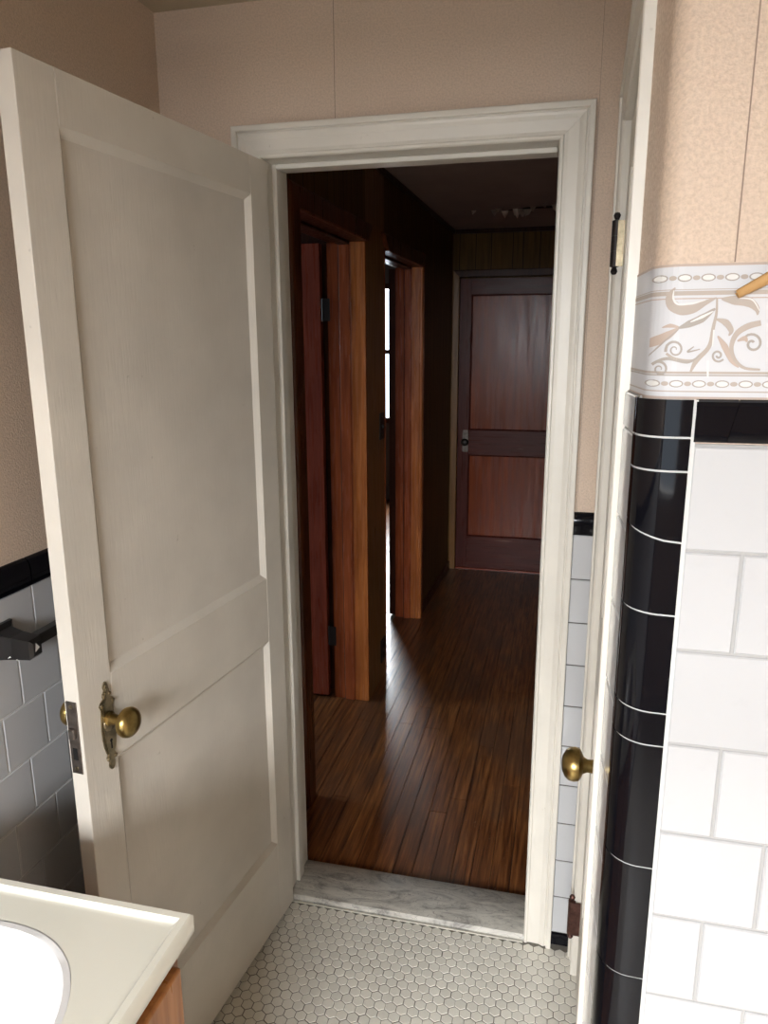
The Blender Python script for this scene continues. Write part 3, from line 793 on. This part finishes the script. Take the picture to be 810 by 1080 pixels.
for ya, yb in ((VY0-.030, -1.243), (-1.262, VY1+.030)):
    m = MB(); m.box((CBX, yb, .12), (CBX+.016, ya, VZ-.062), .004, seg=2); dd = make('door', m, VANW, r)
    m = MB(); m.lathe([(0, .006), (.01, .005), (.014, .013), (.020, .014), (.024, .008)], lambda a, u, v_: (CBX+.016+a, (-1.215 if ya > -1.1 else -1.29)+u, .56+v_), 14); make('knob', m, BRASS, dd, smooth=True)

# ------------------------------------------------------------------ hall
AY0, AY1, AH = .480, 1.222, 1.958       # first doorway on the left
BY0, BY1, BH = 1.545, 2.270, 1.955     # second doorway on the left
EX0, EX1, EH = .052, .800, 1.978       # end door
WTH = .105
def plank_floor():
    m = MB(); m.box((-3.2, YB-.0, -.06), (HX1, 6.0, -.004), mi=1); m.box((-3.2, -.6, -.06), (-.3, YB, -.004), mi=1)
    x = .02-.0585*54; rnd = random.Random(3)
    while x < HX1:
        y = YB+.001-(0 if x > -.14 else 0)
        first = True
        while y < 5.55:
            L = rnd.uniform(.5, 1.7) if not first else rnd.uniform(.25, 1.4); first = False
            y1 = min(5.55, y+L); a, b = x+.0006, min(x+.0579, HX1); e = .0005
            v = [(a, y+.0005, -.004), (b, y+.0005, -.004), (b, y1-.0005, -.004), (a, y1-.0005, -.004), (a+e, y+.0005+e, 0), (b-e, y+.0005+e, 0), (b-e, y1-.0005-e, 0), (a+e, y1-.0005-e, 0)]
            if x > -.3 or x > -2.9: m.add(v, [(4, 5, 6, 7), (0, 1, 5, 4), (1, 2, 6, 5), (2, 3, 7, 6), (3, 0, 4, 7)])
            y = y1
        x += .0585
    return make('floor_hall', m, [BOARDS, GAP])
struct(plank_floor(), 'dark glossy strip wood floor of the hall', 'floor')
ch = shell('ceiling_hall', [((-.15, YB, HZ), (HX1+.05, HY+.1, HZ+.08))], HCEIL, 'dark hall ceiling with peeling paint', 'ceiling')
m = MB(); rnd = random.Random(11)
for (x, y, s_) in ((.218, 2.60, .030), (.330, 2.62, .040), (.352, 2.58, .028), (.385, 2.66, .045), (.455, 2.60, .060), (.475, 2.70, .035), (.505, 2.62, .050), (.540, 2.56, .034), (.60, 2.50, .03), (.66, 2.54, .05), (.72, 2.52, .04)):
    n = 6
    top = [(x-s_*.5+s_*k/n+rnd.uniform(-.003, .003), y+rnd.uniform(-.006, .006), HZ+.001) for k in range(n+1)]
    bot = [(x-s_*.4+s_*.8*k/n, y-.012-rnd.uniform(0, .018), HZ-s_*(.25+.75*math.sin(math.pi*(k+.3)/(n+.6)))*rnd.uniform(.6, 1.0)) for k in range(n+1)]
    m.add(top+bot+[(a, b+.0015, c) for a, b, c in top+bot], [(k, k+1, n+k+2, n+k+1) for k in range(n)]+[(2*n+2+k, 3*n+3+k, 3*n+4+k, 2*n+3+k) for k in range(n)]+[(n+1+k, n+2+k, 3*n+4+k, 3*n+3+k) for k in range(n)])
make('peeling_paint', m, FLAKE, ch)
m = MB(); crack = [(.40, 2.640), (.47, 2.655), (.55, 2.62), (.62, 2.63), (.70, 2.60), (.78, 2.62), (.80, 2.57), (.70, 2.55), (.60, 2.575), (.52, 2.575), (.45, 2.60)]
m.prism(crack, lambda a, b, t: (a, b, t), HZ-.0012, HZ+.002); make('crack', m, GAP, ch)

SHEAR[0] = True
m = MB()
for a, b, z0, z1 in ((YB, AY0-.018, -.05, HZ), (AY0-.018, AY1+.018, AH+.018, HZ), (BY0-.018, BY1+.018, BH+.018, HZ), (BY1+.018, HY+.1, -.05, HZ)):
    m.box((-WTH, a, z0), (0, b, z1+.03))
struct(make('wall_hall_left', m, PANY), 'dark panelled left wall of the hall', 'wall')
m = MB(); m.box((-WTH, AY1+.018, -.05), (0, BY0-.018, HZ+.03))
pier = struct(make('wall_hall_pier', m, PANM), 'narrow wood-panelled strip of wall between the two left hall doorways', 'wall')
SHEAR[0] = False
m = MB(); m.box((HX1, YB, -.05), (HX1+.1, HY+.1, HZ+.03)); struct(make('wall_hall_right', m, PANY), 'panelled right wall of the hall', 'wall')
m = MB(); m.box((-.0, HY, -.05), (EX0-.012, HY+.1, HZ+.03)); m.box((EX1+.012, HY, -.05), (HX1, HY+.1, HZ+.03)); m.box((EX0-.012, HY, EH+.012), (EX1+.012, HY+.1, HZ+.03)); m.box((EX0-.02, HY+.06, -.05), (EX1+.02, HY+.1, HZ))
struct(make('wall_hall_end', m, PANX), 'yellow-brown grooved panelling above the far hall door', 'wall')
SHEAR[0] = True
m = MB(); m.box((0, YB, HZ-.026), (.018, HY, HZ-.0005), .003); struct(make('trim_9', m, DARKW), 'dark ceiling moulding along the left hall wall', 'moulding')
SHEAR[0] = False
m = MB(); m.box((.018, HY-.018, HZ-.028), (HX1, HY, HZ-.0005), .003); struct(make('trim_10', m, DARKW), 'dark ceiling moulding over the far hall door', 'moulding')
SHEAR[0] = True
m = MB(); m.box((0, BY1+.075, 0), (.013, HY, .055), .003); struct(make('baseboard_hall_left', m, DARKW), 'dark low baseboard beside the far hall door', 'baseboard')

fnH = lambda u, z, t: (t, u, z)
def hall_frame(name, y0, y1, H, label, sides, dep, far_casing, head_w):
    r = thing(name, (0, (y0+y1)/2, 0)); struct(r, label, 'door frame')
    if 'L' in sides: casing(r, fnH, y0, y1, H, FLATP, MIDW, sides='L', mat_head=MIDW)
    casing(r, fnH, y0, y1, H, FLATP, MIDW, sides='H')
    if far_casing:
        m = MB(); m.prism([(y1, 0), (y1, .014), (y1+.005, .019), (y1+.045, .019), (y1+.050, .014), (y1+.050, 0)], lambda a, b, t: (b, a, t), 0, H+.071); make('side_casing', m, ORANGE, r)
    for a, b in ((y0-.018, y0), (y1, y1+.018)):
        m = MB(); m.box((-dep, a, 0), (0.002, b, H), .002); make('jamb', m, REDJ, r)
    m = MB(); m.box((-dep, y0-.018, H), (0, y1+.018, H+.018), .002); make('head_jamb', m, DARKW, r)
    g0 = -dep+.052; lw = .056 if not far_casing else .040
    m = MB(); m.box((-lw, y1-.006, 0), (.004, y1+.004, H), .003, seg=2); make('jamb_edge', m, ORANGE, r)
    m = MB(); m.box((g0, y1-.012, 0), (-lw-.004, y1, H), .003); make('door_stop', m, REDJ, r)
    m = MB(); m.box((g0-.005, y1-.0015, 0), (g0-.0003, y1+.001, H)); make('groove_shade_strip', m, GAP, r)  # dark strip laid on the jamb, painting in the shade of the groove
    m = MB(); m.box((g0, y0, 0), (-lw, y0+.012, H), .003); make('door_stop', m, REDJ, r)
    m = MB(); m.box((g0, y0+.012, H-.012), (-lw, y1-.012, H), .003); make('door_stop', m, DARKW, r)
    return r
fa = hall_frame('trim_11', AY0, AY1, AH, 'orange varnished frame of the nearer left hall doorway', 'LHR', .156, False, .080)
fb = hall_frame('trim_12', BY0, BY1, BH, 'dark varnished frame of the farther left hall doorway with a bright gap', 'HR', .132, True, .071)
SHEAR[0] = False
# doors standing open inside the left-hand rooms
d3 = thing('door_3', (-.222, AY1-.012, 0), math.pi)
struct(d3, 'glossy red-brown door standing open in the nearer left hall doorway', 'door')
panel_door(d3, .80, 1.955, .035, [(.24, .82), (.97, 1.84)], REDW, REDX, REDW, st=.105)
# for a half-turn the local front (+y) looks toward the bathroom
for zz in (.30, 1.70):
    m = MB(); m.lathe([(-.046, .003), (-.044, .006), (.044, .006), (.046, .003)], lambda a, u, v: (-.010+u, -.004+v, zz+a), 12)
    m.box((-.040, -.0015, zz-.044), (-.012, .0008, zz+.044)); make('hinge', m, IRON, d3, False, smooth=True)
knob(d3, None, lambda a, u, v: (.745+u, a, .92+v), .054, .026)
d4 = thing('door_4', (-.188, BY1+.004, 0), math.pi/2)
struct(d4, 'dark door folded back inside the farther left hall doorway', 'door')
panel_door(d4, .80, 1.95, .035, [(.24, .82), (.97, 1.84)], DARKW, DARKW, DARKW, st=.105)

# end door with frame
r = thing('trim_13', (.42, HY, 0)); struct(r, 'dark frame around the closed door at the end of the hall', 'door frame')
fnE = lambda u, z, t: (u, HY-t, z)
casing(r, fnE, EX0-.002, EX1+.002, EH+.004, [(0, 0), (0, .012), (.003, .015), (.040, .015), (.044, .011), (.044, 0)], PANM, mat_head=DARKW)
for a, b in ((EX0-.012, EX0-.002), (EX1+.002, EX1+.012)):
    m = MB(); m.box((a, HY, 0), (b, HY+.06, EH+.012)); make('jamb', m, DARKW, r)
d5 = thing('door_5', (EX1, HY+.012, 0), math.pi)
struct(d5, 'closed dark red two-panel door at the end of the hall', 'door')
panel_door(d5, EX1-EX0, EH-.004, .035, [(.238, .815), (.985, 1.872)], ENDW, ENDX, ENDP, z0=.010, st=.075, dep=.010, bev=.009)
KX = EX1-.105
m = MB(); m.prism([(KX-.018, .835), (KX+.018, .835), (KX+.020, .86), (KX+.020, .955), (KX+.015, .985), (KX-.015, .985), (KX-.020, .955), (KX-.020, .86)], lambda a, b, t: (a, t, b), 0, .003); make('knob_plate', m, STEEL, d5, False)
knob(d5, None, lambda a, u, v: (KX+u, .003+a, .905+v), .052, .026, IRON)
m = MB(); m.box((EX0, HY-.002, .0), (EX1, HY+.03, .008), .001); struct(make('trim_14', m, REDX), 'thin worn sill strip under the far hall door', 'sill')

# light switch and low outlet on the strip between the doorways
r = thing('light_switch', (.0, 1.470, 1.21))
SHEAR[0] = True; tag(r, 'dark light switch plate on the wood strip between the hall doorways', 'light switch')
m = MB(); m.box((0.0, 1.435, 1.150), (.005, 1.505, 1.268), .0018); make('switch_plate', m, IRON, r)
m = MB(); m.box((.005, 1.466, 1.200), (.013, 1.474, 1.216), .0015); make('toggle', m, BLACK, r)
for zz in (1.250, 1.168):
    m = MB(); m.lathe([(.005, .003), (.0062, .0022)], lambda a, u, v: (a, 1.470+u, zz+v), 8); make('screw', m, ABRASS, r)
r = thing('wall_outlet', (0, 1.470, .14)); tag(r, 'black outlet plate low on the wood strip between the hall doorways', 'outlet')
m = MB(); m.box((0, 1.435, .085), (.006, 1.505, .200), .0018); make('outlet_plate', m, BLACK, r)
m = MB(); m.lathe([(.006, .016), (.0072, .015)], lambda a, u, v: (a, 1.470+u, .168+v), 14); make('socket_face', m, IRON, r)
m = MB(); m.lathe([(.006, .016), (.0072, .015)], lambda a, u, v: (a, 1.470+u, .117+v), 14); make('socket_face', m, IRON, r)

SHEAR[0] = False
# ------------------------------------------------------------------ the two rooms off the hall
m = MB()
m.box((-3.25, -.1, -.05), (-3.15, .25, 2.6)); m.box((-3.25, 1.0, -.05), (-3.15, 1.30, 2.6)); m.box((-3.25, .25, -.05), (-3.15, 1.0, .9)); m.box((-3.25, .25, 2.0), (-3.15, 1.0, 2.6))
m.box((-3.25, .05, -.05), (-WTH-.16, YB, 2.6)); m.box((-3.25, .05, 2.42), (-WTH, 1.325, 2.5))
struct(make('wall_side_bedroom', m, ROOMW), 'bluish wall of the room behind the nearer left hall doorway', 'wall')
m = MB(); m.box((-3.25, 1.300, -.05), (-WTH, 1.340, 2.6)); struct(make('wall_bedroom_partition', m, DARKW), 'partition coloured dark as painted shade behind the glossy red-brown open door', 'wall')  # dark wall colour stands in for shade in the gap beside the door
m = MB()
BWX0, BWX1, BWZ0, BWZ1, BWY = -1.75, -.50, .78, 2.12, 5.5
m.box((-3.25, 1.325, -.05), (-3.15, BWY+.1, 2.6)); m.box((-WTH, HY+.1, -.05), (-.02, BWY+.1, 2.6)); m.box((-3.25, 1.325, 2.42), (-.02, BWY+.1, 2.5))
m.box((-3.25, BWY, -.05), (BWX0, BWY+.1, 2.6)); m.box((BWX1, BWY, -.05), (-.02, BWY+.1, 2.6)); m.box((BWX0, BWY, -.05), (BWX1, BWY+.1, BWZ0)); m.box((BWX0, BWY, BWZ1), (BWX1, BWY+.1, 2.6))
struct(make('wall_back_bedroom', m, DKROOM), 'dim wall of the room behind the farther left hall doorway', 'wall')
window('window_2', lambda u, z, t: (u, BWY+.01+t, z), BWX0, BWX1, BWZ0, BWZ1, DARKW, 'bright window glimpsed through the farther left hall doorway')
window('window_3', lambda u, z, t: (-3.24+t, u, z), .25, 1.0, .9, 2.0, WHITE, 'window of the room behind the nearer left hall doorway', bars=0)
